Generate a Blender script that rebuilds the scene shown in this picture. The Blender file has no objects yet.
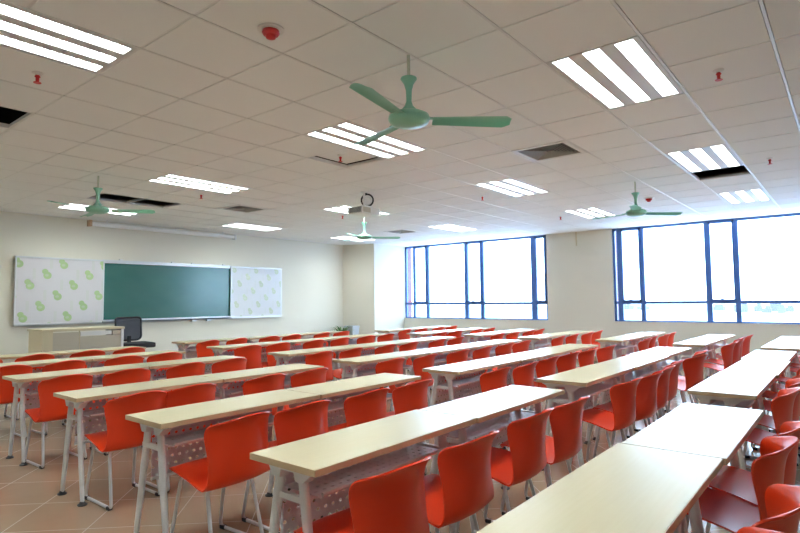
import bpy, bmesh, math, random
from mathutils import Vector, Matrix
random.seed(7)
PI = math.pi
scene = bpy.context.scene
C = scene.collection
H = 1.395            # eye height
CH = 2.945           # ceiling height
XW, YF = 12.5, 10.9  # window wall, front wall
XL, YB = -1.6, -2.6  # left wall, back wall

# ------------------------------------------------------------------ materials
def mat(name, col, rough=0.5, metal=0.0, spec=0.5, emit=None, estr=0.0, coat=0.0):
    m = bpy.data.materials.new(name); m.use_nodes = True
    b = m.node_tree.nodes['Principled BSDF']
    b.inputs['Base Color'].default_value = (*col, 1)
    b.inputs['Roughness'].default_value = rough
    b.inputs['Metallic'].default_value = metal
    b.inputs['Specular IOR Level'].default_value = spec
    b.inputs['Coat Weight'].default_value = coat
    if emit:
        b.inputs['Emission Color'].default_value = (*emit, 1)
        b.inputs['Emission Strength'].default_value = estr
    return m
def nd(m, t, **kw):
    n = m.node_tree.nodes.new(t)
    for k, v in kw.items(): setattr(n, k, v)
    return n
def lk(m, a, b): m.node_tree.links.new(a, b)
def bsdf(m): return m.node_tree.nodes['Principled BSDF']
def math_n(m, op, a, b=None, c=None):
    n = nd(m, 'ShaderNodeMath', operation=op)
    for i, v in enumerate((a, b, c)):
        if v is None: continue
        if isinstance(v, (int, float)): n.inputs[i].default_value = v
        else: lk(m, v, n.inputs[i])
    return n.outputs[0]
def mixcol(m, f, a, b):
    n = nd(m, 'ShaderNodeMix', data_type='RGBA')
    if isinstance(f, (int, float)): n.inputs[0].default_value = f
    else: lk(m, f, n.inputs[0])
    for i, v in ((6, a), (7, b)):
        if isinstance(v, tuple): n.inputs[i].default_value = (*v, 1)
        else: lk(m, v, n.inputs[i])
    return n.outputs[2]
def noise(m, vec, scale, detail=3):
    n = nd(m, 'ShaderNodeTexNoise'); n.inputs['Scale'].default_value = scale; n.inputs['Detail'].default_value = detail
    if vec is not None: lk(m, vec, n.inputs['Vector'])
    return n.outputs[0]
def mapped(m, scale=(1,1,1), loc=(0,0,0), coord='Object'):
    t = nd(m, 'ShaderNodeTexCoord'); mp = nd(m, 'ShaderNodeMapping')
    mp.inputs['Scale'].default_value = scale; mp.inputs['Location'].default_value = loc
    lk(m, t.outputs[coord], mp.inputs[0]); return mp.outputs[0]

M = {}
def wallmat(name, col):
    m = mat(name, col, 0.75, spec=0.25)
    v = noise(m, mapped(m), 1.2, 4)
    f = math_n(m, 'MULTIPLY', v, 0.08)
    lk(m, mixcol(m, f, col, tuple(c*0.8 for c in col)), bsdf(m).inputs['Base Color'])
    b = nd(m, 'ShaderNodeBump'); b.inputs['Strength'].default_value = 0.03
    lk(m, noise(m, mapped(m), 180, 2), b.inputs['Height']); lk(m, b.outputs[0], bsdf(m).inputs['Normal'])
    return m
M['wall'] = wallmat('cream_wall_paint', (0.80, 0.765, 0.655))
M['plenum'] = mat('dark_void', (0.012, 0.011, 0.010), 0.9)

# ceiling tile: mineral board, faint fissure
m = mat('mineral_ceiling_tile', (0.74, 0.71, 0.66), 0.7, spec=0.3)
n1 = noise(m, mapped(m, (1,1,1)), 0.9, 2)
lk(m, mixcol(m, math_n(m, 'MULTIPLY', n1, .18), (0.88, 0.875, 0.865), (0.82, 0.81, 0.79)), bsdf(m).inputs['Base Color'])
b = nd(m, 'ShaderNodeBump'); b.inputs['Strength'].default_value = 0.08
lk(m, noise(m, mapped(m), 90, 3), b.inputs['Height']); lk(m, b.outputs[0], bsdf(m).inputs['Normal'])
M['tile'] = m
M['tbar'] = mat('white_ceiling_tee', (0.78, 0.77, 0.76), 0.35, spec=0.5)

# floor: diagonal glazed tiles with pale grout
m = mat('diagonal_floor_tile', (0.5, 0.4, 0.32), 0.18)
tc = nd(m, 'ShaderNodeTexCoord'); sx = nd(m, 'ShaderNodeSeparateXYZ'); lk(m, tc.outputs['Object'], sx.inputs[0])
P = 0.7071
def grid(expr, off):
    a = math_n(m, 'MULTIPLY', math_n(m, 'SUBTRACT', expr, off), 1/P)
    fr = math_n(m, 'FRACT', a)
    d = math_n(m, 'ABSOLUTE', math_n(m, 'SUBTRACT', fr, 0.5))
    return math_n(m, 'GREATER_THAN', d, 0.5-0.0065), math_n(m, 'FLOOR', a)
s1, c1 = grid(math_n(m, 'ADD', sx.outputs[0], sx.outputs[1]), 5.95)
s2, c2 = grid(math_n(m, 'SUBTRACT', sx.outputs[1], sx.outputs[0]), 2.24)
gr = math_n(m, 'MAXIMUM', s1, s2)
cx = nd(m, 'ShaderNodeCombineXYZ'); lk(m, c1, cx.inputs[0]); lk(m, c2, cx.inputs[1])
wn = nd(m, 'ShaderNodeTexWhiteNoise'); lk(m, cx.outputs[0], wn.inputs['Vector'])
nz = noise(m, tc.outputs['Object'], 7, 5)
base = mixcol(m, wn.outputs['Value'], (0.355, 0.245, 0.155), (0.40, 0.28, 0.18))
base = mixcol(m, math_n(m, 'MULTIPLY', nz, .35), base, (0.46, 0.35, 0.245))
lk(m, mixcol(m, gr, base, (0.48, 0.40, 0.31)), bsdf(m).inputs['Base Color'])
lk(m, math_n(m, 'ADD', math_n(m, 'MULTIPLY', gr, 0.4), 0.16), bsdf(m).inputs['Roughness'])
M['floor'] = m

M['red'] = mat('red_orange_plastic', (0.72, 0.050, 0.012), 0.33, spec=0.5)
m = M['red']
v = noise(m, mapped(m), 3, 2)
lk(m, mixcol(m, math_n(m, 'MULTIPLY', v, .3), (0.86, 0.050, 0.006), (0.78, 0.038, 0.006)), bsdf(m).inputs['Base Color'])
M['metal'] = mat('pale_grey_painted_steel', (0.78, 0.77, 0.78), 0.35, spec=0.5)
M['chrome'] = mat('silver_tube_steel', (0.72, 0.72, 0.73), 0.28, metal=0.35)
M['black'] = mat('black_plastic', (0.015, 0.015, 0.017), 0.5)
# table top laminate : pale birch
m = mat('pale_birch_laminate', (0.75, 0.66, 0.45), 0.27, spec=0.9)
g = noise(m, mapped(m, (1.5, 30, 1)), 2.5, 4)
lk(m, mixcol(m, math_n(m, 'MULTIPLY', g, .55), (0.80, 0.70, 0.45), (0.72, 0.61, 0.36)), bsdf(m).inputs['Base Color'])
M['birch'] = m
M['edge'] = mat('brown_edge_band', (0.45, 0.29, 0.17), 0.4)
# perforated sheet
m = mat('perforated_steel_sheet', (0.72, 0.65, 0.71), 0.4)
tc = nd(m, 'ShaderNodeTexCoord'); sx = nd(m, 'ShaderNodeSeparateXYZ'); lk(m, tc.outputs['Object'], sx.inputs[0])
rows = math_n(m, 'MULTIPLY', sx.outputs[2], 1/0.045)
off = math_n(m, 'MULTIPLY', math_n(m, 'MODULO', math_n(m, 'FLOOR', rows), 2.0), 0.5)
fx = math_n(m, 'SUBTRACT', math_n(m, 'FRACT', math_n(m, 'ADD', math_n(m, 'MULTIPLY', sx.outputs[0], 1/0.05), off)), 0.5)
fz = math_n(m, 'SUBTRACT', math_n(m, 'FRACT', rows), 0.5)
d = math_n(m, 'ADD', math_n(m, 'POWER', math_n(m, 'ABSOLUTE', math_n(m, 'MULTIPLY', fx, 1.0)), 2.0), math_n(m, 'POWER', math_n(m, 'ABSOLUTE', math_n(m, 'MULTIPLY', fz, 1.2)), 2.0))
hole = math_n(m, 'LESS_THAN', d, 0.045)
lk(m, math_n(m, 'SUBTRACT', 1.0, hole), bsdf(m).inputs['Alpha'])
M['perf'] = m

M['fan'] = mat('mint_green_enamel', (0.28, 0.60, 0.45), 0.35)
M['rod'] = mat('pale_fan_rod', (0.62, 0.66, 0.55), 0.4)
M['tube'] = mat('fluorescent_tube', (1, 1, 1), 0.5, emit=(0.86, 0.96, 0.98), estr=12.5)
M['louver'] = mat('louver_aluminium', (0.78, 0.78, 0.77), 0.3, metal=0.5)
M['lpanel'] = mat('light_fixture_white', (0.72, 0.71, 0.69), 0.45)
M['ventgrey'] = mat('vent_grey', (0.2, 0.195, 0.185), 0.6)
M['louvgrey'] = mat('louver_grey', (0.42, 0.41, 0.38), 0.5)
M['alarm'] = mat('alarm_red_plastic', (0.62, 0.02, 0.02), 0.35)
M['white'] = mat('white_plastic', (0.78, 0.77, 0.75), 0.4)
M['alu'] = mat('anodised_aluminium', (0.72, 0.74, 0.76), 0.35, metal=0.6)
M['blue'] = mat('blue_window_aluminium', (0.08, 0.19, 0.50), 0.35, spec=0.5)
M['brick'] = mat('mauve_outer_reveal', (0.13, 0.065, 0.11), 0.8)
M['sillred'] = mat('red_reveal_band', (0.22, 0.02, 0.02), 0.7)
# chalkboard
m = mat('green_chalkboard', (0.035, 0.16, 0.135), 0.2, spec=0.8)
nz = noise(m, mapped(m, (1, 1, 2)), 1.6, 4)
lk(m, mixcol(m, math_n(m, 'MULTIPLY', nz, .6), (0.022, 0.13, 0.11), (0.06, 0.20, 0.18)), bsdf(m).inputs['Base Color'])
M['chalk'] = m
# panels covered with printed protective film (green blots on white)
def filmmat(name, x0, z0, base, blotc, sc=1.0):
    m = mat(name, base, 0.3)
    tc = nd(m, 'ShaderNodeTexCoord'); sx = nd(m, 'ShaderNodeSeparateXYZ'); lk(m, tc.outputs['Object'], sx.inputs[0])
    px, pz = 0.69*sc, 0.185*sc
    rr = math_n(m, 'DIVIDE', math_n(m, 'SUBTRACT', sx.outputs[2], z0), pz)
    fl = math_n(m, 'FLOOR', rr); fz = math_n(m, 'SUBTRACT', math_n(m, 'FRACT', rr), 0.5)
    xx = math_n(m, 'ADD', math_n(m, 'SUBTRACT', sx.outputs[0], x0), math_n(m, 'MULTIPLY', fl, -0.26*sc))
    fx = math_n(m, 'SUBTRACT', math_n(m, 'FRACT', math_n(m, 'ADD', math_n(m, 'DIVIDE', xx, px), 50.0)), 0.5)
    X = math_n(m, 'MULTIPLY', fx, px); Z = math_n(m, 'MULTIPLY', fz, pz)
    def disc(cx_, cz_, rx, rz):
        a = math_n(m, 'POWER', math_n(m, 'ABSOLUTE', math_n(m, 'DIVIDE', math_n(m, 'SUBTRACT', X, cx_), rx)), 2.0)
        b = math_n(m, 'POWER', math_n(m, 'ABSOLUTE', math_n(m, 'DIVIDE', math_n(m, 'SUBTRACT', Z, cz_), rz)), 2.0)
        return math_n(m, 'LESS_THAN', math_n(m, 'ADD', a, b), 1.0)
    s = sc
    f = math_n(m, 'MAXIMUM', disc(-0.028*s, 0.044*s, 0.048*s, 0.046*s), disc(0.010*s, -0.024*s, 0.064*s, 0.064*s))
    inner = disc(0.0, -0.02*s, 0.03*s, 0.022*s)
    f = math_n(m, 'SUBTRACT', f, math_n(m, 'MULTIPLY', inner, 0.35))
    # faint vertical print between the blots
    fx2 = math_n(m, 'ABSOLUTE', math_n(m, 'SUBTRACT', math_n(m, 'FRACT', math_n(m, 'ADD', fx, 0.78)), 0.5))
    faint = math_n(m, 'MULTIPLY', math_n(m, 'LESS_THAN', fx2, 0.035), 0.13)
    f = math_n(m, 'MULTIPLY', math_n(m, 'MAXIMUM', f, faint), 0.85)
    lk(m, mixcol(m, f, base, blotc), bsdf(m).inputs['Base Color'])
    return m
M['filmA'] = filmmat('printed_film_left', 3.58, 1.08, (0.70, 0.68, 0.70), (0.40, 0.60, 0.24))
M['filmB'] = filmmat('printed_film_right', 7.5, 1.10, (0.70, 0.72, 0.75), (0.52, 0.60, 0.42), .86)
M['deskcream'] = mat('cream_desk_laminate', (0.66, 0.57, 0.38), 0.4)
M['deskgrey'] = mat('beige_desk_panel', (0.52, 0.47, 0.37), 0.45)
M['mesh'] = mat('grey_chair_mesh', (0.16, 0.17, 0.20), 0.7)
M['leaf'] = mat('dark_green_leaf', (0.10, 0.20, 0.06), 0.5)
M['pot'] = mat('brown_clay_pot', (0.28, 0.13, 0.07), 0.7)
M['soil'] = mat('potting_soil', (0.03, 0.02, 0.015), 0.9)
M['bin'] = mat('light_grey_box_plastic', (0.50, 0.53, 0.57), 0.5)
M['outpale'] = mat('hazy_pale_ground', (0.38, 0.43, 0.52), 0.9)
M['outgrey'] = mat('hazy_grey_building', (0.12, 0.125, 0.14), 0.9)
m = bpy.data.materials.new('window_glass'); m.use_nodes = True
nt = m.node_tree; nt.nodes.clear()
o_ = nt.nodes.new('ShaderNodeOutputMaterial'); mx = nt.nodes.new('ShaderNodeMixShader'); tr = nt.nodes.new('ShaderNodeBsdfTransparent'); gl = nt.nodes.new('ShaderNodeBsdfGlossy')
tr.inputs[0].default_value = (0.95, 0.97, 0.98, 1); gl.inputs['Roughness'].default_value = 0.02; mx.inputs[0].default_value = 0.06
nt.links.new(tr.outputs[0], mx.inputs[1]); nt.links.new(gl.outputs[0], mx.inputs[2]); nt.links.new(mx.outputs[0], o_.inputs[0])
M['glass'] = m

# ------------------------------------------------------------------ mesh helpers
def box(bm, x0, x1, y0, y1, z0, z1, bev=0.0):
    r = bmesh.ops.create_cube(bm, size=1.0)
    vs = r['verts']
    for v in vs:
        v.co = Vector(((x0+x1)/2 + v.co.x*(x1-x0), (y0+y1)/2 + v.co.y*(y1-y0), (z0+z1)/2 + v.co.z*(z1-z0)))
    if bev:
        es = list({e for v in vs for e in v.link_edges})
        bmesh.ops.bevel(bm, geom=es, offset=bev, segments=2, affect='EDGES', profile=0.6)
def tube(bm, pts, rads, seg=10, flat=1.0, cap=True, axis=None):
    pts = [Vector(p) for p in pts]
    if not isinstance(rads, (list, tuple)): rads = [rads]*len(pts)
    rings = []; prev = None
    for i, p in enumerate(pts):
        t = (pts[min(i+1, len(pts)-1)] - pts[max(i-1, 0)]).normalized()
        if prev is None:
            a = Vector(axis) if axis else (Vector((0,0,1)) if abs(t.z) < .9 else Vector((1,0,0)))
            u = (a - t*a.dot(t)).normalized()
        else:
            u = (prev - t*prev.dot(t)).normalized()
        prev = u; w = t.cross(u)
        rings.append([bm.verts.new(p + u*rads[i]*math.cos(2*PI*k/seg) + w*rads[i]*flat*math.sin(2*PI*k/seg)) for k in range(seg)])
    for a, b in zip(rings, rings[1:]):
        for k in range(seg):
            bm.faces.new((a[k], a[(k+1) % seg], b[(k+1) % seg], b[k]))
    if cap:
        bm.faces.new(rings[0][::-1]); bm.faces.new(rings[-1])
def arcpts(p, q, r, n=4):
    """rounded polyline through p list with corner radius r"""
    out = [Vector(p[0])]
    for i in range(1, len(p)-1):
        a, b, c = Vector(p[i-1]), Vector(p[i]), Vector(p[i+1])
        d1 = (a-b).normalized(); d2 = (c-b).normalized()
        s = b + d1*r; e = b + d2*r
        for k in range(n+1):
            t = k/n
            out.append(s*(1-t)**2 + b*2*t*(1-t) + e*t*t)
    out.append(Vector(p[-1])); return out
def lathe(bm, prof, seg=24, c=(0,0)):
    rings = []
    for r, z in prof:
        rings.append([bm.verts.new((c[0]+max(r,1e-4)*math.cos(2*PI*k/seg), c[1]+max(r,1e-4)*math.sin(2*PI*k/seg), z)) for k in range(seg)])
    for a, b in zip(rings, rings[1:]):
        for k in range(seg):
            bm.faces.new((a[k], a[(k+1) % seg], b[(k+1) % seg], b[k]))
    bm.faces.new(rings[0][::-1]); bm.faces.new(rings[-1])
def obj(name, bm, m, parent=None, smooth=False, angle=None):
    bmesh.ops.recalc_face_normals(bm, faces=bm.faces)
    me = bpy.data.meshes.new(name); bm.to_mesh(me); bm.free()
    me.materials.append(m)
    if smooth:
        for p in me.polygons: p.use_smooth = True
        if angle: me.set_sharp_from_angle(angle=math.radians(angle))
    o = bpy.data.objects.new(name, me); C.objects.link(o)
    if parent: o.parent = parent
    return o
def B(*boxes, bev=0.0):
    bm = bmesh.new()
    for b_ in boxes: box(bm, *b_, bev=bev)
    return bm
def tag(o, label=None, cat=None, group=None, kind=None):
    if label: o['label'] = label
    if cat: o['category'] = cat
    if group: o['group'] = group
    if kind: o['kind'] = kind
    return o
def empty(name, loc=(0,0,0), rz=0.0):
    o = bpy.data.objects.new(name, None); C.objects.link(o); o.location = loc; o.rotation_euler = (0, 0, rz)
    o.empty_display_size = 0.1
    return o
def struct(name, bm, m, parent=None):
    o = obj(name, bm, m, parent)
    if not parent: o['kind'] = 'structure'
    return o
def copy_tree(o, parent=None):
    c = o.copy(); C.objects.link(c)
    if parent: c.parent = parent
    for ch in list(o.children): copy_tree(ch, c)
    return c
ORD = ['nearest', 'second', 'third', 'fourth', 'fifth', 'sixth', 'farthest']

# ------------------------------------------------------------------ room shell
T = 0.30
struct('floor', B((XL-T, XW+T, YB-T, YF+T, -0.1, 0)), M['floor'])
struct('wall_front', B((XL-T, XW+T, YF, YF+T, 0, 3.9)), M['wall'])
struct('wall_back', B((XL-T, XW+T, YB-T, YB, 0, 3.9)), M['wall'])
struct('wall_left', B((XL-T, XL, YB, YF, 0, 3.9)), M['wall'])
SILL, TRANS = 0.88, 1.30
WIN = [(5.62, 10.0), (-0.30, 4.07)]
WT = CH - 0.0
struct('wall_right', B((XW, XW+T, YB, YF, 0, SILL), (XW, XW+T, YB, YF, WT, 3.9),
       (XW, XW+T, YB, WIN[1][0], SILL, WT), (XW, XW+T, WIN[1][1], WIN[0][0], SILL, WT), (XW, XW+T, WIN[0][1], YF, SILL, WT)), M['wall'])
bm = bmesh.new()
q0 = [(11.20, 10.0), (XW, 10.0), (XW, YF), (10.90, YF)]
va = [bm.verts.new((x, y, 0)) for x, y in q0]; vb = [bm.verts.new((x, y, 3.9)) for x, y in q0]
bm.faces.new(va[::-1]); bm.faces.new(vb)
for i in range(4): bm.faces.new((va[i], va[(i+1) % 4], vb[(i+1) % 4], vb[i]))
struct('wall_corner_column', bm, M['wall'])
struct('trim_1', B((XL-T, XW+T, YB-T, YF+T, 3.9, 4.0)), M['plenum'])   # slab above the suspended ceiling
struct('baseboard_front', B((XL, 10.90, YF-0.012, YF, 0, 0.10)), M['edge'])
struct('baseboard_right', B((XW-0.012, XW, YB, 10.0, 0, 0.10)), M['edge'])

# ceiling grid of 0.6 m tiles
GX0, GY0, G = 2.161-0.6*7, 2.094-0.6*8, 0.6
lights = [(i, j) for i in (0.361, 3.361, 6.361, 9.361) for j in (0.894, 3.294, 6.294, 9.294)]
vents = [(5.161, 2.094), (5.161, 7.494), (9.361, 7.494)]
holes = [(0.961, 5.094), (3.361, 8.094), (3.961, 8.094), (7.561, 0.894)]
loose = (3.961, 3.894)
skip = set()
def cell(x, y): return (round((x-GX0)/G), round((y-GY0)/G))
for x, y in lights: skip.add(cell(x, y)); skip.add(cell(x+G, y))
for x, y in vents+holes: skip.add(cell(x, y))
skip.add(cell(*loose))
bm = bmesh.new()
nx, ny = int((XW-GX0)/G)+1, int((YF-GY0)/G)+1
for i in range(-1, nx+1):
    for j in range(-1, ny+1):
        if (i, j) in skip: continue
        x0, x1, y0, y1 = GX0+i*G+.009, GX0+(i+1)*G-.009, GY0+j*G+.012, GY0+(j+1)*G-.012
        x0, x1, y0, y1 = max(x0, XL), min(x1, XW), max(y0, YB), min(y1, YF)
        if x1-x0 < .02 or y1-y0 < .02: continue
        box(bm, x0, x1, y0, y1, CH, CH+.02)
struct('ceiling', bm, M['tile'])
bm = bmesh.new()
for i in range(0, nx+1):
    x = GX0+i*G
    if not XL < x < XW: continue
    for j in range(-1, ny+1):      # cross tees are interrupted where a light fixture spans two cells
        if any(cell(lx+G, ly) == (i, j) for lx, ly in lights): continue
        ya, yb_ = max(YB, GY0+j*G), min(YF, GY0+(j+1)*G)
        if yb_ > ya: box(bm, x-.012, x+.012, ya, yb_, CH+.004, CH+.03)
for j in range(0, ny+1):
    y = GY0+j*G
    if YB < y < YF: box(bm, XL, XW, y-.0085, y+.0085, CH-.002, CH+.034)
for j in range(0, ny+1):
    y = GY0+j*G
    if YB < y < YF: box(bm, XL, XW, y-.016, y+.016, CH+.014, CH+.03)
struct('trim_2', bm, M['tbar'])
bm = bmesh.new()   # wall angle all round
box(bm, XL, XW, YF-.025, YF, CH-.004, CH); box(bm, XW-.025, XW, YB, YF, CH-.004, CH)
struct('trim_3', bm, M['tbar'])

# loose tile: pushed askew, leaving a dark gap on two sides
t_ = obj('ceiling_tile', B((loose[0]+.002, loose[0]+G-.035, loose[1]+.002, loose[1]+G-.035, CH+.036, CH+.052)), M['tile'])
tag(t_, 'loose ceiling tile lifted askew, showing a dark gap behind the nearest green fan', 'ceiling tile')

# ceiling light fixtures
def make_light():
    r = empty('ceiling_light')
    bm = bmesh.new()
    L, W = 1.176, 0.576
    strips = [(0.035, 0.145), (0.235, 0.345), (0.435, 0.545)]
    box(bm, 0, L, 0, W, .075, .08)                       # back plate
    for a, b_ in ((0, .035), (.145, .235), (.345, .435), (.545, W)): box(bm, 0, L, a, b_, 0, .03)
    box(bm, 0, .02, 0, W, 0, .08); box(bm, L-.02, L, 0, W, 0, .08); box(bm, 0, L, 0, .006, 0, .08); box(bm, 0, L, W-.006, W, 0, .08)
    obj('housing', bm, M['lpanel'], r)
    for a, b_ in strips:
        bm = bmesh.new(); box(bm, .022, L-.022, a+.004, b_-.004, .030, .045)
        tb = obj('light_strip', bm, M['tube'], r)
        bm = bmesh.new()
        n = 22
        for k in range(1, n):
            x = .02+(L-.04)*k/n; box(bm, x-.0015, x+.0015, a, b_, .004, .028)
        obj('louver', bm, M['louver'], tb)
    return r
gcol = {0.361: 'over the left aisle', 3.361: 'above the left desk block', 6.361: 'above the middle desk block', 9.361: 'nearest the window wall'}
grow = {0.894: 'in the nearest row', 3.294: 'in the second row back', 6.294: 'in the third row back', 9.294: 'closest to the front wall'}
proto = make_light(); first = True
for x, y in lights:
    o = proto if first else copy_tree(proto); first = False
    o.location = (x+.012, y+.012, CH)
    tag(o, 'three-strip recessed ceiling light %s, %s' % (grow[y], gcol[x]), 'ceiling light', 'recessed lights in the ceiling')

# air vents
def make_vent():
    r = empty('ceiling_vent')
    bm = bmesh.new()
    def ring(h, w, z0, z1):
        box(bm, -h, h, -h, -h+w, z0, z1); box(bm, -h, h, h-w, h, z0, z1); box(bm, -h, -h+w, -h, h, z0, z1); box(bm, h-w, h, -h, h, z0, z1)
    ring(.295, .045, -.006, .012)
    obj('vent_frame', bm, M['white'], r)
    bm = bmesh.new()
    for h in (.246, .218, .190, .162, .134, .106, .078, .050):
        q = [bm.verts.new((sx_*h, sy*h, .0)) for sx_, sy in ((-1,-1),(1,-1),(1,1),(-1,1))]
        q2 = [bm.verts.new((sx_*(h-.010), sy*(h-.010), .016)) for sx_, sy in ((-1,-1),(1,-1),(1,1),(-1,1))]
        for i in range(4): bm.faces.new((q[i], q[(i+1) % 4], q2[(i+1) % 4], q2[i]))
    obj('louver_rings', bm, M['louvgrey'], r)
    obj('vent_box', B((-.25, .25, -.25, .25, .031, .04)), M['ventgrey'], r)
    return r
pv = make_vent(); first = True
for (x, y), w in zip(vents, ('behind the nearest green fan', 'between the projector and the chalkboard', 'near the corner column')):
    o = pv if first else copy_tree(pv); first = False
    o.location = (x+.3, y+.3, CH)
    tag(o, 'square louvred ceiling air vent ' + w, 'air vent', 'ceiling air vents')

# sprinklers
def make_sprk():
    r = empty('sprinkler')
    bm = bmesh.new(); lathe(bm, [(.035, .008), (.035, -.004), (.012, -.010), (.012, -.03)], 14)
    obj('escutcheon', bm, M['white'], r, True, 40)
    bm = bmesh.new(); lathe(bm, [(.010, -.012), (.018, -.028), (.011, -.034), (.011, -.058), (.004, -.064)], 12)
    lathe(bm, [(.024, -.066), (.024, -.069)], 12)
    obj('sprinkler_head', bm, M['alarm'], r, True, 40)
    return r
ps = make_sprk(); first = True
for (x, y), w in (((1.29, 4.17), 'beside the nearest left light'), ((4.25, .63), 'right of the nearest bright light'), ((4.12, 4.15), 'over the loose ceiling tile'),
                  ((7.35, .63), 'right of the light by the missing tile'), ((7.14, 4.20), 'behind the middle light of the second row'), ((4.30, 7.15), 'behind the long light left of the projector'),
                  ((7.05, 7.05), 'just beyond the projector'), ((9.9, 4.15), 'close to the pier between the windows')):
    o = ps if first else copy_tree(ps); first = False
    o.location = (x, y, CH)
    tag(o, 'small red ceiling sprinkler ' + w, 'sprinkler', 'red sprinklers in the ceiling')

def detector(x, y, label):
    r = empty('fire_alarm', (x, y, CH)); tag(r, label, 'fire alarm')
    bm = bmesh.new(); lathe(bm, [(.075, .01), (.075, -.008), (.06, -.012)], 28); obj('base', bm, M['white'], r, True, 40)
    bm = bmesh.new(); lathe(bm, [(.046, -.008), (.050, -.024), (.043, -.036), (.030, -.040), (.027, -.054), (.014, -.060)], 28); obj('body', bm, M['alarm'], r, True, 40)
detector(1.92, 2.49, 'round red fire detector on the ceiling left of the nearest fan')
detector(9.05, 2.36, 'small red fire detector on the ceiling beside the fan near the window')

# ceiling fans
def make_fan():
    r = empty('ceiling_fan')
    bm = bmesh.new(); lathe(bm, [(.010, .035), (.010, -.33)], 12); obj('rod', bm, M['rod'], r, True, 40)
    bm = bmesh.new(); lathe(bm, [(.012, -.115), (.050, -.120), (.052, -.128), (.030, -.160), (.019, -.200), (.017, -.270), (.026, -.300), (.045, -.320), (.050, -.345), (.035, -.355)], 24)
    obj('downrod_cover', bm, M['fan'], r, True, 50)
    bm = bmesh.new(); lathe(bm, [(.03, -.335), (.09, -.345), (.125, -.362), (.132, -.385), (.12, -.410), (.075, -.428), (.02, -.435)], 32)
    obj('motor', bm, M['fan'], r, True, 50)
    for k in range(3):
        a = math.radians(-47+120*k)
        bm = bmesh.new(); box(bm, .10, .20, -.018, .018, -.383, -.377)
        for v in bm.verts: v.co = Matrix.Rotation(a, 3, 'Z') @ v.co
        obj('blade_arm', bm, M['fan'], r)
        bm = bmesh.new()
        N = 12; ring = []
        for i in range(N+1):
            t = i/N; x = .15+.50*t
            w = (.050+.022*t) if t < .9 else (.050+.022*t)*math.sqrt(max(0.05, 1-((t-.9)/.115)**2))
            row = []
            for s in range(5):
                q = s/4*2-1
                y = q*w; z = -.382 + q*w*-.20 - .012*q*q
                row.append(bm.verts.new((x, y, z)))
            ring.append(row)
        for r0, r1 in zip(ring, ring[1:]):
            for s in range(4): bm.faces.new((r0[s], r0[s+1], r1[s+1], r1[s]))
        bmesh.ops.solidify(bm, geom=list(bm.faces), thickness=.004)
        for v in bm.verts: v.co = Matrix.Rotation(a, 3, 'Z') @ v.co
        obj('blade', bm, M['fan'], r, True, 40)
    return r
pf = make_fan(); first = True
for x, y, a, lab in ((2.69, 2.10, 0, 'mint green ceiling fan nearest the camera, with a long rod'),
                  (2.86, 7.05, 8, 'mint green ceiling fan farthest left, in front of the chalkboard'),
                  (7.22, 6.68, 4, 'mint green ceiling fan beyond the ceiling projector'),
                  (7.65, 2.16, 2, 'mint green ceiling fan on the right, before the large window')):
    o = pf if first else copy_tree(pf); first = False
    o.location = (x, y, CH-.03); o.rotation_euler[2] = math.radians(a)
    tag(o, lab, 'ceiling fan', 'green ceiling fans')

# projector on ceiling mount
r = empty('projector', (5.75, 5.32, CH)); tag(r, 'white projector hanging from the ceiling with a loop of dark cable', 'projector')
bm = bmesh.new(); lathe(bm, [(.05, 0), (.05, -.012), (.016, -.02), (.016, -.20)], 16); obj('mount_pole', bm, M['louver'], r, True, 40)
obj('body', B((-.19, .19, -.14, .14, -.33, -.23), bev=.018), M['white'], r, True, 40)
obj('mount_plate', B((-.08, .08, -.08, .08, -.23, -.205)), M['louver'], r)
bm = bmesh.new(); tube(bm, [(.08, .13, -.28), (.08, .17, -.28)], [.035, .032], 18); obj('lens', bm, M['black'], r, True, 40)
obj('vent_grille', B(*[(-.192, -.188, -.11+.02*k, -.10+.02*k, -.315, -.245) for k in range(11)]), M['black'], r)
obj('side_panel', B((-.17, -.02, -.143, -.139, -.315, -.245)), M['deskgrey'], r)
bm = bmesh.new()
R_ = Vector((.63, -.77, 0)); Q_ = Vector((.77, .63, 0))
pts = [(0, 0, -.005)] + [R_*(.045+.085*math.sin(t)) + Q_*(.012*t/3) + Vector((0, 0, -.115+.085*math.cos(t))) for t in [i*PI/9 for i in range(0, 35)]]
tube(bm, pts, .011, 8); obj('cable_loop', bm, M['black'], r, True)
bm = bmesh.new(); tube(bm, [R_*(.045+.058*math.sin(i*PI/9)) + Vector((0, 0, -.125+.058*math.cos(i*PI/9))) for i in range(19)], .008, 8)
q_ = obj('cable_loop', bm, M['louver'], r, True); q_['label'] = 'silver cable loop'

# projection screen case on the front wall, near the ceiling
r = empty('projection_screen', (0, 0, 0)); tag(r, 'rolled-up white projection screen case above the chalkboard', 'projection screen')
bm = bmesh.new(); tube(bm, [(4.22, 10.66, 2.85), (7.22, 10.66, 2.85)], .045, 16); obj('case', bm, M['white'], r, True, 40)
obj('end_cap', B((4.17, 4.22, 10.60, 10.72, 2.79, 2.905), bev=.006), M['edge'], r)
obj('end_cap', B((7.22, 7.26, 10.60, 10.72, 2.79, 2.905), bev=.006), M['white'], r)
for x in (4.5, 6.95): obj('hanger', B((x-.01, x+.01, 10.65, 10.67, 2.88, CH)), M['metal'], r)

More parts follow.
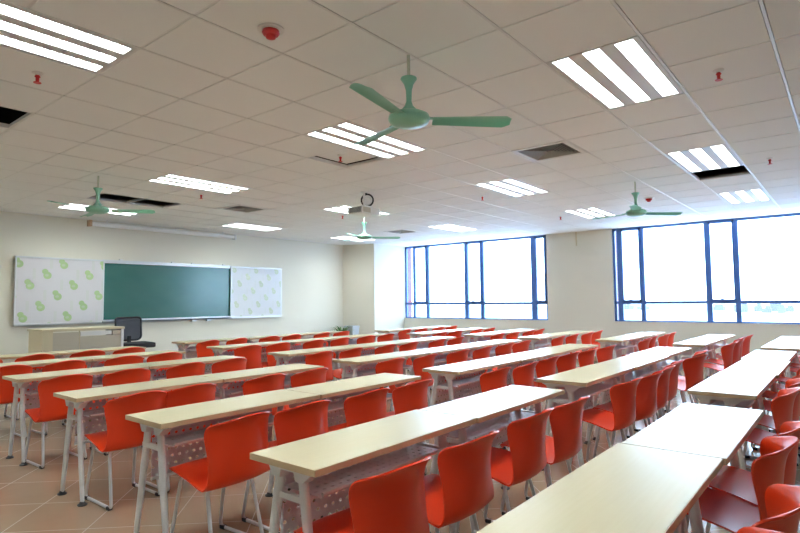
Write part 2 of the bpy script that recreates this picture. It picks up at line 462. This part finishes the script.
# ------------------------------------------------------------------ chalkboard wall
r = empty('chalkboard', (0, 0, 0)); tag(r, 'long green chalkboard with white sliding panels at both ends on front wall', 'chalkboard')
yb = YF
obj('board_surface', B((4.50, 7.32, yb-.035, yb-.02, 1.07, 2.16)), M['chalk'], r)
obj('backing_frame', B((3.15, 8.67, yb-.02, yb, 1.02, 2.21)), M['alu'], r)
obj('top_rail', B((4.52, 7.29, yb-.065, yb-.02, 2.15, 2.215), bev=.006), M['alu'], r)
obj('chalk_tray', B((4.52, 7.29, yb-.10, yb-.02, 1.03, 1.055), (4.52, 7.29, yb-.10, yb-.09, 1.03, 1.075), (4.52, 7.29, yb-.05, yb-.02, 1.05, 1.085)), M['alu'], r)
for x0, x1, k in ((3.11, 4.54, 'filmA'), (7.27, 8.71, 'filmB')):
    p = obj('sliding_panel', B((x0+.02, x1-.02, yb-.075, yb-.05, 1.06, 2.18)), M[k], r)
    p['label'] = 'white panel covered in green printed film'
    obj('panel_frame', B((x0, x1, yb-.08, yb-.045, 2.175, 2.205), (x0, x1, yb-.08, yb-.045, 1.03, 1.065), (x0, x0+.022, yb-.08, yb-.045, 1.03, 2.205), (x1-.022, x1, yb-.08, yb-.045, 1.03, 2.205), bev=.003), M['alu'], p)
for x in (4.85, 5.9, 6.35, 7.1): obj('rail_clip', B((x-.03, x+.03, yb-.07, yb-.03, 2.215, 2.24), bev=.005), M['white'], r)
for x in (6.4, 6.75): obj('bracket', B((x-.05, x+.05, yb-.06, yb, .99, 1.03)), M['alu'], r)

# teacher's desk
r = empty('teacher_desk', (3.13, 9.55, 0)); tag(r, 'cream laminate teacher desk with a beige front below the chalkboard', 'desk')
obj('desktop', B((-.02, 1.22, -.02, .62, .965, 1.0), bev=.004), M['deskcream'], r)
obj('side_panel', B((0, .03, 0, .6, 0, .965)), M['deskcream'], r)
q_ = obj('side_panel', B((1.17, 1.21, 0, .6, 0, .965)), M['white'], r); q_['label'] = 'white side panel'
obj('corner_post', B((.03, .14, 0, .03, 0, .965)), M['deskcream'], r)
obj('front_panel', B((.14, .52, .01, .03, 0, .945)), M['deskgrey'], r)
obj('front_panel', B((.53, 1.17, .01, .03, 0, .87)), M['deskgrey'], r)
obj('rail', B((.52, .53, .005, .03, 0, .965)), M['deskcream'], r)
obj('keyboard_slot', B((.54, 1.02, .012, .05, .88, .945)), M['white'], r)
obj('lock_box', B((1.03, 1.16, .0, .06, .875, .945)), M['deskgrey'], r)

# office chair
r = empty('office_chair', (4.72, 10.0, 0), math.radians(-6)); tag(r, 'black office chair with grey mesh back beside the teacher desk', 'chair')
bm = bmesh.new()
for k in range(5):
    a = 2*PI*k/5+.3
    tube(bm, [(0, 0, .09), (.27*math.cos(a), .27*math.sin(a), .065)], [.028, .018], 8)
obj('star_base', bm, M['black'], r, True, 40)
for k in range(5):
    a = 2*PI*k/5+.3; bm = bmesh.new(); cxx, cyy = .27*math.cos(a), .27*math.sin(a)
    tube(bm, [(cxx-.02, cyy, .028), (cxx+.02, cyy, .028)], .028, 12); obj('caster', bm, M['black'], r, True, 40)
bm = bmesh.new(); tube(bm, [(0, 0, .09), (0, 0, .60)], [.03, .022], 12); obj('gas_lift', bm, M['chrome'], r, True, 40)
obj('seat', B((-.24, .30, -.26, .22, .60, .69), bev=.03), M['black'], r, True, 50)
bm = bmesh.new()
path = arcpts([(-.16, .23, .72), (-.22, .24, .76), (-.22, .28, 1.13), (.22, .28, 1.13), (.22, .24, .76), (.16, .23, .72), (-.16, .23, .72)], None, .05)
tube(bm, path, .017, 8); obj('back_frame', bm, M['black'], r, True)
bm = bmesh.new(); vs = [bm.verts.new(v) for v in ((-.21, .238, .73), (.21, .238, .73), (.215, .28, 1.12), (-.215, .28, 1.12))]; bm.faces.new(vs)
bmesh.ops.solidify(bm, geom=list(bm.faces), thickness=.008); obj('mesh_back', bm, M['mesh'], r)
obj('back_support', B((-.03, .03, .20, .245, .54, .80), bev=.008), M['black'], r)

# plant and box in the corner
r = empty('potted_plant', (10.32, 10.36, 0)); tag(r, 'leafy green plant in a brown pot by the front corner', 'plant')
bm = bmesh.new(); lathe(bm, [(.11, 0), (.12, .02), (.17, .42), (.185, .44), (.185, .48), (.165, .48), (.15, .44)], 24); obj('pot', bm, M['pot'], r, True, 40)
bm = bmesh.new(); lathe(bm, [(.16, .43), (.155, .455)], 20); obj('soil', bm, M['soil'], r)
bm = bmesh.new(); rl = random.Random(3)
for k in range(46):
    a = rl.random()*2*PI; l = .20+.22*rl.random(); up = .25+.9*rl.random()
    d = Vector((math.cos(a), math.sin(a), 0)); s = Vector((-d.y, d.x, 0)); w = .022
    prev = None
    for i in range(6):
        t = i/5; p = Vector((0, 0, .45)) + d*(.02+l*t) + Vector((0, 0, up*.33*(1-(1-t)**2) - .10*t*t))
        ww = w*math.sin(PI*min(1, .12+.88*t)); a1, a2 = bm.verts.new(p-s*ww), bm.verts.new(p+s*ww)
        if prev: bm.faces.new((prev[0], prev[1], a2, a1))
        prev = (a1, a2)
obj('leaves', bm, M['leaf'], r, True)
r = empty('storage_bin', (10.78, 10.45, 0)); tag(r, 'light grey plastic bin standing beside the potted plant', 'bin')
bm = bmesh.new(); box(bm, -.13, .13, -.16, .16, 0, .68, bev=.012)
for v in bm.verts:
    if v.co.z < .3: v.co.x *= .86; v.co.y *= .86
obj('body', bm, M['bin'], r)
obj('lid', B((-.14, .14, -.17, .17, .68, .73), bev=.012), M['bin'], r)

# conduit on the pier between the windows
tag(obj('wall_conduit', B((XW-.02, XW, 4.86, 4.885, 2.62, CH)), M['deskcream']), 'short yellowish conduit high on the pier between the windows', 'conduit')

# ------------------------------------------------------------------ windows
def window(n, y0, y1, vert, narrow):
    """vert: list of (y, width) mullions; narrow: list of (ya, yb) opening lights"""
    r = empty('window_%d' % n); r['kind'] = 'structure'
    xa, xb = XW+.05, XW+.11
    obj('window_frame', B((xa, xb, y0, y1, SILL, SILL+.04), (xa, xb, y0, y1, WT-.05, WT), (xa, xb, y0, y0+.05, SILL, WT), (xa, xb, y1-.05, y1, SILL, WT)), M['blue'], r)
    obj('transom', B((xa-.005, xb, y0, y1, TRANS-.03, TRANS+.03)), M['blue'], r)
    for y, w in vert: obj('mullion', B((xa-.008, xb+.002, y-w*.72, y+w*.72, SILL, WT)), M['blue'], r)
    for a, b_ in narrow:
        s = obj('sash', B((xa-.025, xa+.03, a, b_, TRANS+.015, TRANS+.06), (xa-.025, xa+.03, a, b_, WT-.07, WT-.03), (xa-.025, xa+.03, a, a+.04, TRANS+.02, WT-.03), (xa-.025, xa+.03, b_-.04, b_, TRANS+.02, WT-.03)), M['blue'], r)
        m_ = (a+b_)/2
        obj('handle', B((xa-.055, xa-.025, m_-.05, m_+.05, TRANS+.03, TRANS+.055), (xa-.06, xa-.04, m_-.01, m_+.04, TRANS+.05, TRANS+.075), bev=.004), M['blue'], s)
    ys = sorted([y0]+[v[0] for v in vert]+[y1])
    for a, b_ in zip(ys, ys[1:]):
        for z0, z1 in ((SILL, TRANS), (TRANS, WT)):
            obj('pane', B((xa+.028, xa+.034, a+.015, b_-.015, z0+.01, z1-.01)), M['glass'], r)
    obj('window_sill', B((XW-.012, XW+.05, y0, y1, SILL-.0, SILL+.012)), M['alu'], r)
window(1, *WIN[0], [(9.68, .05), (9.20, .06), (7.92, .08), (7.44, .07), (5.98, .10)], [(9.23, 9.66), (7.45, 7.90), (5.66, 5.94)])
window(2, *WIN[1], [(3.93, .07), (3.46, .06), (2.20, .07), (1.70, .06), (.44, .05), (-.02, .05)], [(3.48, 3.90), (1.72, 2.18), (0.0, .42)])
for i, (y0, y1) in enumerate(WIN):
    struct('trim_%d' % (4+i), B((XW+.115, XW+.35, y1-.001, y1+.25, SILL-.5, 3.6)), M['brick'])
    struct('trim_%d' % (6+i), B((XW+.115, XW+.35, y1-.02, y1-.001, TRANS-.05, TRANS+.07)), M['sillred'])

# view outside: pale hazy land far below with a few far blocks
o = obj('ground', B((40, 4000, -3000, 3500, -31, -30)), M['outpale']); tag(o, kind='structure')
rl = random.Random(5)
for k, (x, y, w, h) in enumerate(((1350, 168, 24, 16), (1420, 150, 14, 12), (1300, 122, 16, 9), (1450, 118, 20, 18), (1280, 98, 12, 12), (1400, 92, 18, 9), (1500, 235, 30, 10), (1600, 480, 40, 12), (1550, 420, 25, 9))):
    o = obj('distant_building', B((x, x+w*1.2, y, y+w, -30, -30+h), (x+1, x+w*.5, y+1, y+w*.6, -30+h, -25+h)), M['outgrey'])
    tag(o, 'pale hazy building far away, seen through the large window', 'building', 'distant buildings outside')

# ------------------------------------------------------------------ furniture
TL = 1.2
def make_table():
    r = empty('training_table')
    hl = TL/2
    bm = B((-hl+.002, hl-.002, -.203, .203, .7235, .75)); obj('tabletop', bm, M['birch'], r)
    obj('edge_band', B((-hl, hl, -.206, -.2035, .7232, .7492), (-hl, hl, .2035, .206, .7232, .7492), (-hl, -hl+.0018, -.203, .203, .7232, .7492), (hl-.0018, hl, -.203, .203, .7232, .7492)), M['birchedge'], r)
    for s in (-1, 1):
        x = s*(hl-.092)
        bm = bmesh.new()      # flared end bracket
        prof = [(-.180, .722), (-.178, .710), (-.110, .695), (-.062, .655), (-.015, .655), (-.005, .690), (.075, .690), (.085, .655), (.132, .655), (.155, .695), (.188, .710), (.190, .722)]
        A_ = [bm.verts.new((x-.028, y, z)) for y, z in prof]; B_ = [bm.verts.new((x+.028, y, z)) for y, z in prof]
        bm.faces.new(A_); bm.faces.new(B_[::-1])
        for i in range(len(prof)): bm.faces.new((A_[i], B_[i], B_[(i+1) % len(prof)], A_[(i+1) % len(prof)]))
        obj('end_bracket', bm, M['metal'], r)
        obj('side_rail', B((x-.012, x+.012, -.045, .15, .565, .59)), M['metal'], r)
        for t in (-1, 1):
            bm = bmesh.new()
            tube(bm, [(x, .035+t*.068, .69), (x, .045+t*.125, .33), (x, .055+t*.178, .022)], [.026, .024, .018], 14, 0.75, axis=(0, 1, 0))
            lg = obj('leg', bm, M['metal'], r, True, 40)
            bm = bmesh.new(); lathe(bm, [(.032, 0), (.034, .006), (.022, .014), (.016, .026)], 16, (x, .055+t*.179)); obj('foot', bm, M['black'], lg, True, 40)
    e = hl-.14
    obj('modesty_panel', B((-e, e, .150, .153, .37, .66)), M['perf'], r)
    obj('book_tray', B((-e, e, -.09, .149, .585, .588)), M['perf2'], r)
    bm = bmesh.new(); tube(bm, [(-e, -.10, .600), (e, -.10, .600)], .009, 10); obj('tray_bar', bm, M['metal'], r, True, 40)
    bm = bmesh.new(); tube(bm, [(-e, .15, .365), (e, .15, .365)], .010, 10); obj('lower_bar', bm, M['metal'], r, True, 40)
    obj('top_rail', B((-e, e, .06, .10, .69, .722)), M['metal'], r)
    return r
M['birchedge'] = mat('tan_edge_band', (0.58, 0.42, 0.25), 0.4)
# book tray perforation: same pattern, laid flat
m = mat('perforated_tray', (0.72, 0.65, 0.71), 0.4)
tc = nd(m, 'ShaderNodeTexCoord'); sx = nd(m, 'ShaderNodeSeparateXYZ'); lk(m, tc.outputs['Object'], sx.inputs[0])
fx = math_n(m, 'SUBTRACT', math_n(m, 'FRACT', math_n(m, 'MULTIPLY', sx.outputs[0], 1/0.05)), 0.5)
fz = math_n(m, 'SUBTRACT', math_n(m, 'FRACT', math_n(m, 'MULTIPLY', sx.outputs[1], 1/0.045)), 0.5)
d = math_n(m, 'ADD', math_n(m, 'MULTIPLY', fx, fx), math_n(m, 'MULTIPLY', fz, fz))
lk(m, math_n(m, 'SUBTRACT', 1.0, math_n(m, 'LESS_THAN', d, .05)), bsdf(m).inputs['Alpha'])
M['perf2'] = m

def interp(xs, ys, n):
    """Catmull-Rom resample of control arrays"""
    out = []
    k = len(xs)
    for i in range(n):
        t = i/(n-1)*(k-1); j = min(int(t), k-2); f = t-j
        def g(a, q): return a[max(0, min(k-1, q))]
        def cr(a):
            p0, p1, p2, p3 = g(a, j-1), g(a, j), g(a, j+1), g(a, j+2)
            return .5*((2*p1)+(-p0+p2)*f+(2*p0-5*p1+4*p2-p3)*f*f+(-p0+3*p1-3*p2+p3)*f**3)
        out.append((cr(xs), cr(ys)))
    return out
def make_chair():
    r = empty('stacking_chair')
    # control rows: y, z, half width, edge lift (z), edge forward (y)
    ctl = [(.235, .420, .150, .000, -.030), (.226, .446, .185, .002, -.025), (.170, .458, .205, .004, -.010), (.060, .442, .216, .010, 0), (-.040, .422, .223, .012, 0),
           (-.120, .404, .228, .010, .002), (-.185, .396, .226, .008, .014), (-.224, .424, .214, .010, .038), (-.238, .486, .204, .004, .056), (-.246, .550, .202, 0, .070),
           (-.252, .612, .207, 0, .086), (-.260, .668, .214, 0, .100), (-.272, .716, .214, -.004, .106), (-.294, .756, .202, -.016, .098), (-.316, .785, .168, -.032, .066)]
    n = 34; idx = list(range(len(ctl)))
    cols = [[c[k] for c in ctl] for k in range(5)]
    res = [interp(cols[k], cols[k], n) for k in range(5)]
    bm = bmesh.new(); NU = 16; rows = []
    for i in range(n):
        y, z, hw, lz, fy = (res[k][i][0] for k in range(5))
        row = []
        for s in range(NU+1):
            u = s/NU*2-1
            zz = z+lz*abs(u)**2.2
            row.append(bm.verts.new((u*hw*1.01, y+fy*abs(u)**2.0, zz)))
        rows.append(row)
    for a, b_ in zip(rows, rows[1:]):
        for s in range(NU): bm.faces.new((a[s], a[s+1], b_[s+1], b_[s]))
    bmesh.ops.recalc_face_normals(bm, faces=bm.faces)
    bmesh.ops.solidify(bm, geom=list(bm.faces), thickness=.008)
    obj('seat_shell', bm, M['red'], r, True, 60)
    for s in (-1, 1):
        bm = bmesh.new()
        path = arcpts([(s*.10, .13, .408), (s*.150, .135, .405), (s*.172, .21, .012), (s*.172, -.19, .012), (s*.150, -.10, .374), (s*.10, -.09, .379)], None, .035)
        tube(bm, path, .0105, 8)
        f = obj('leg_frame', bm, M['chrome'], r, True)
        for yy in (.180, -.160):
            obj('foot_cap', B((s*.172-.014, s*.172+.014, yy-.02, yy+.02, 0, .022), bev=.004), M['black'], f)
    bm = bmesh.new()
    bm.free()
    for yy, zz in ((.13, .408), (-.09, .379)):
        bm = bmesh.new(); tube(bm, [(-.11, yy, zz), (.11, yy, zz)], .0105, 8)
        obj('seat_support', bm, M['chrome'], r, True)
    return r

# blocks: (near edge y, start x, end x, tables)
LEFT = [(.43, 1.35, 3.79, 2), (1.62, 1.46, 3.82, 2), (2.88, 1.51, 3.80, 2), (4.12, 1.56, 3.84, 2), (5.56, 1.64, 3.93, 2), (6.86, 1.60, 3.92, 2), (8.05, 1.66, 3.98, 2)]
MID = [(.51, 4.30, 8.05, 3), (1.60, 4.21, 7.92, 3), (2.76, 4.22, 7.80, 3), (4.05, 4.29, 8.05, 3), (5.36, 4.42, 8.15, 3), (6.95, 4.54, 8.25, 3), (8.35, 4.76, 8.46, 3)]
FAR = [(.52, 8.46, 11.08, 2), (1.57, 8.50, 11.05, 2), (2.74, 8.72, 11.25, 2), (4.03, 8.60, 11.1, 2), (5.25, 8.78, 11.1, 2), (6.43, 8.60, 11.1, 2), (7.68, 9.05, 11.5, 2)]
BN = ['left block', 'middle block', 'window-side block']
TNAME = {2: ['left-hand', 'right-hand'], 3: ['left-hand', 'middle', 'right-hand']}
pt = make_table(); pc = make_chair(); ft = fc = True
rc = random.Random(11)
# per-seat overrides: (block,row,seat) -> (dx, dy, rot degrees) ; None = no chair
OV = {(0,0,1): (-.1, .0, 0), (0,0,2): (.06, .09, 2), (0,0,3): (-.10, .07, -4), (0,1,0): (-.04, 0, -2), (0,1,1): (-.08, 0, 0), (0,1,2): (0, .02, 1), (0,1,3): (-.08, .0, 0),
      (0,2,0): (.07, 0, 4), (0,2,1): (-.02, 0, 0), (0,2,2): (0, 0, 0), (0,2,3): (-.06, 0, 0), (0,3,0): (.05, 0, 1), (0,3,1): (-.10, .02, 0), (0,4,0): (.03, 0, 2), (0,4,2): (.02, 0, 2), (0,4,3): (-.03, 0, 0),
      (1,0,0): (.0, .09, 0), (1,0,1): (-.03, .08, 3), (1,0,2): (0, .06, -3), (1,0,3): (0, .07, 0), (1,0,4): (0, .05, 4),
      (1,1,0): (-.0, 0, -3), (1,1,1): (-.16, -.04, -6), (1,1,2): (-.29, -.02, 2), (1,1,3): (-.38, .02, 5), (1,1,4): (-.17, -.05, -12), (1,1,5): (-.34, .04, 8)}
for b_, rows_ in enumerate((LEFT, MID, FAR)):
    for k, (yn, xs, xe, nt_) in enumerate(rows_):
        L = (xe-xs)/nt_
        for t in range(nt_):
            o = pt if ft else copy_tree(pt); ft = False
            xc = xs+L*(t+.5)
            o.location = (xc, yn+.206+(-.004, -.016, .010)[t], 0); o.scale = ((L-.006)/TL, 1, 1)
            tag(o, 'pale birch-topped training table, %s one in %s row of the %s' % (TNAME[nt_][t], ORD[k], BN[b_]), 'table', 'training tables in the %s' % BN[b_])
            for s in range(2):
                ov = OV.get((b_, k, t*2+s), (0, 0, 0))
                if ov is None: continue
                c = pc if fc else copy_tree(pc); fc = False
                dx, dy, rz = ov
                if (b_, k, t*2+s) not in OV: dx, dy, rz = (rc.uniform(.0, .03) if s == 0 else rc.uniform(-.06, 0)), rc.uniform(-.03, .04), rc.uniform(-5, 5)
                c.location = (xc+(s-.5)*L*.5+dx, yn+.0+dy, 0); c.rotation_euler = (0, 0, math.radians(rz))
                seat = {(2, 0): 'left end', (2, 1): 'second seat', (2, 2): 'third seat', (2, 3): 'right end', (3, 0): 'left end', (3, 1): 'second seat', (3, 2): 'third seat', (3, 3): 'fourth seat', (3, 4): 'fifth seat', (3, 5): 'right end'}[(nt_, t*2+s)]
                tag(c, 'red plastic chair at the %s of the %s row, %s' % (seat, ORD[k], BN[b_]), 'chair', 'red chairs in the %s' % BN[b_])

# ------------------------------------------------------------------ light
w = bpy.data.worlds.new('sky'); scene.world = w; w.use_nodes = True
bg = w.node_tree.nodes['Background']; bg.inputs[0].default_value = (0.58, 0.78, 1.0, 1); bg.inputs[1].default_value = 6.6
for i, (y0, y1) in enumerate(WIN):   # sampling portals for the sky at the two window openings
    ld = bpy.data.lights.new('window_portal', 'AREA'); ld.shape = 'RECTANGLE'; ld.size = WT-SILL; ld.size_y = y1-y0
    ld.cycles.is_portal = True
    lo = bpy.data.objects.new('window_portal', ld); C.objects.link(lo)
    lo.location = (XW+.2, (y0+y1)/2, (SILL+WT)/2); lo.rotation_euler = (0, math.radians(90), 0)

# ------------------------------------------------------------------ camera
cam = bpy.data.cameras.new('camera'); co = bpy.data.objects.new('camera', cam); C.objects.link(co)
yaw, pitch, roll = .8886, .0613, -.0096
f = Vector((math.sin(yaw)*math.cos(pitch), math.cos(yaw)*math.cos(pitch), math.sin(pitch)))
rr = Vector((math.cos(yaw), -math.sin(yaw), 0)); u = rr.cross(f)
r2 = rr*math.cos(roll)+u*math.sin(roll); u2 = -rr*math.sin(roll)+u*math.cos(roll)
mt = Matrix((r2, u2, -f)).transposed().to_4x4(); mt.translation = Vector((0, 0, H))
co.matrix_world = mt
cam.sensor_width = 36; cam.lens = 553.186/800*36; cam.clip_end = 6000; cam.clip_start = .02
scene.camera = co
scene.view_settings.view_transform = 'Standard'; scene.view_settings.look = 'None'
scene.view_settings.exposure = 1.2; scene.view_settings.gamma = 1.0; scene.view_settings.use_curve_mapping = False
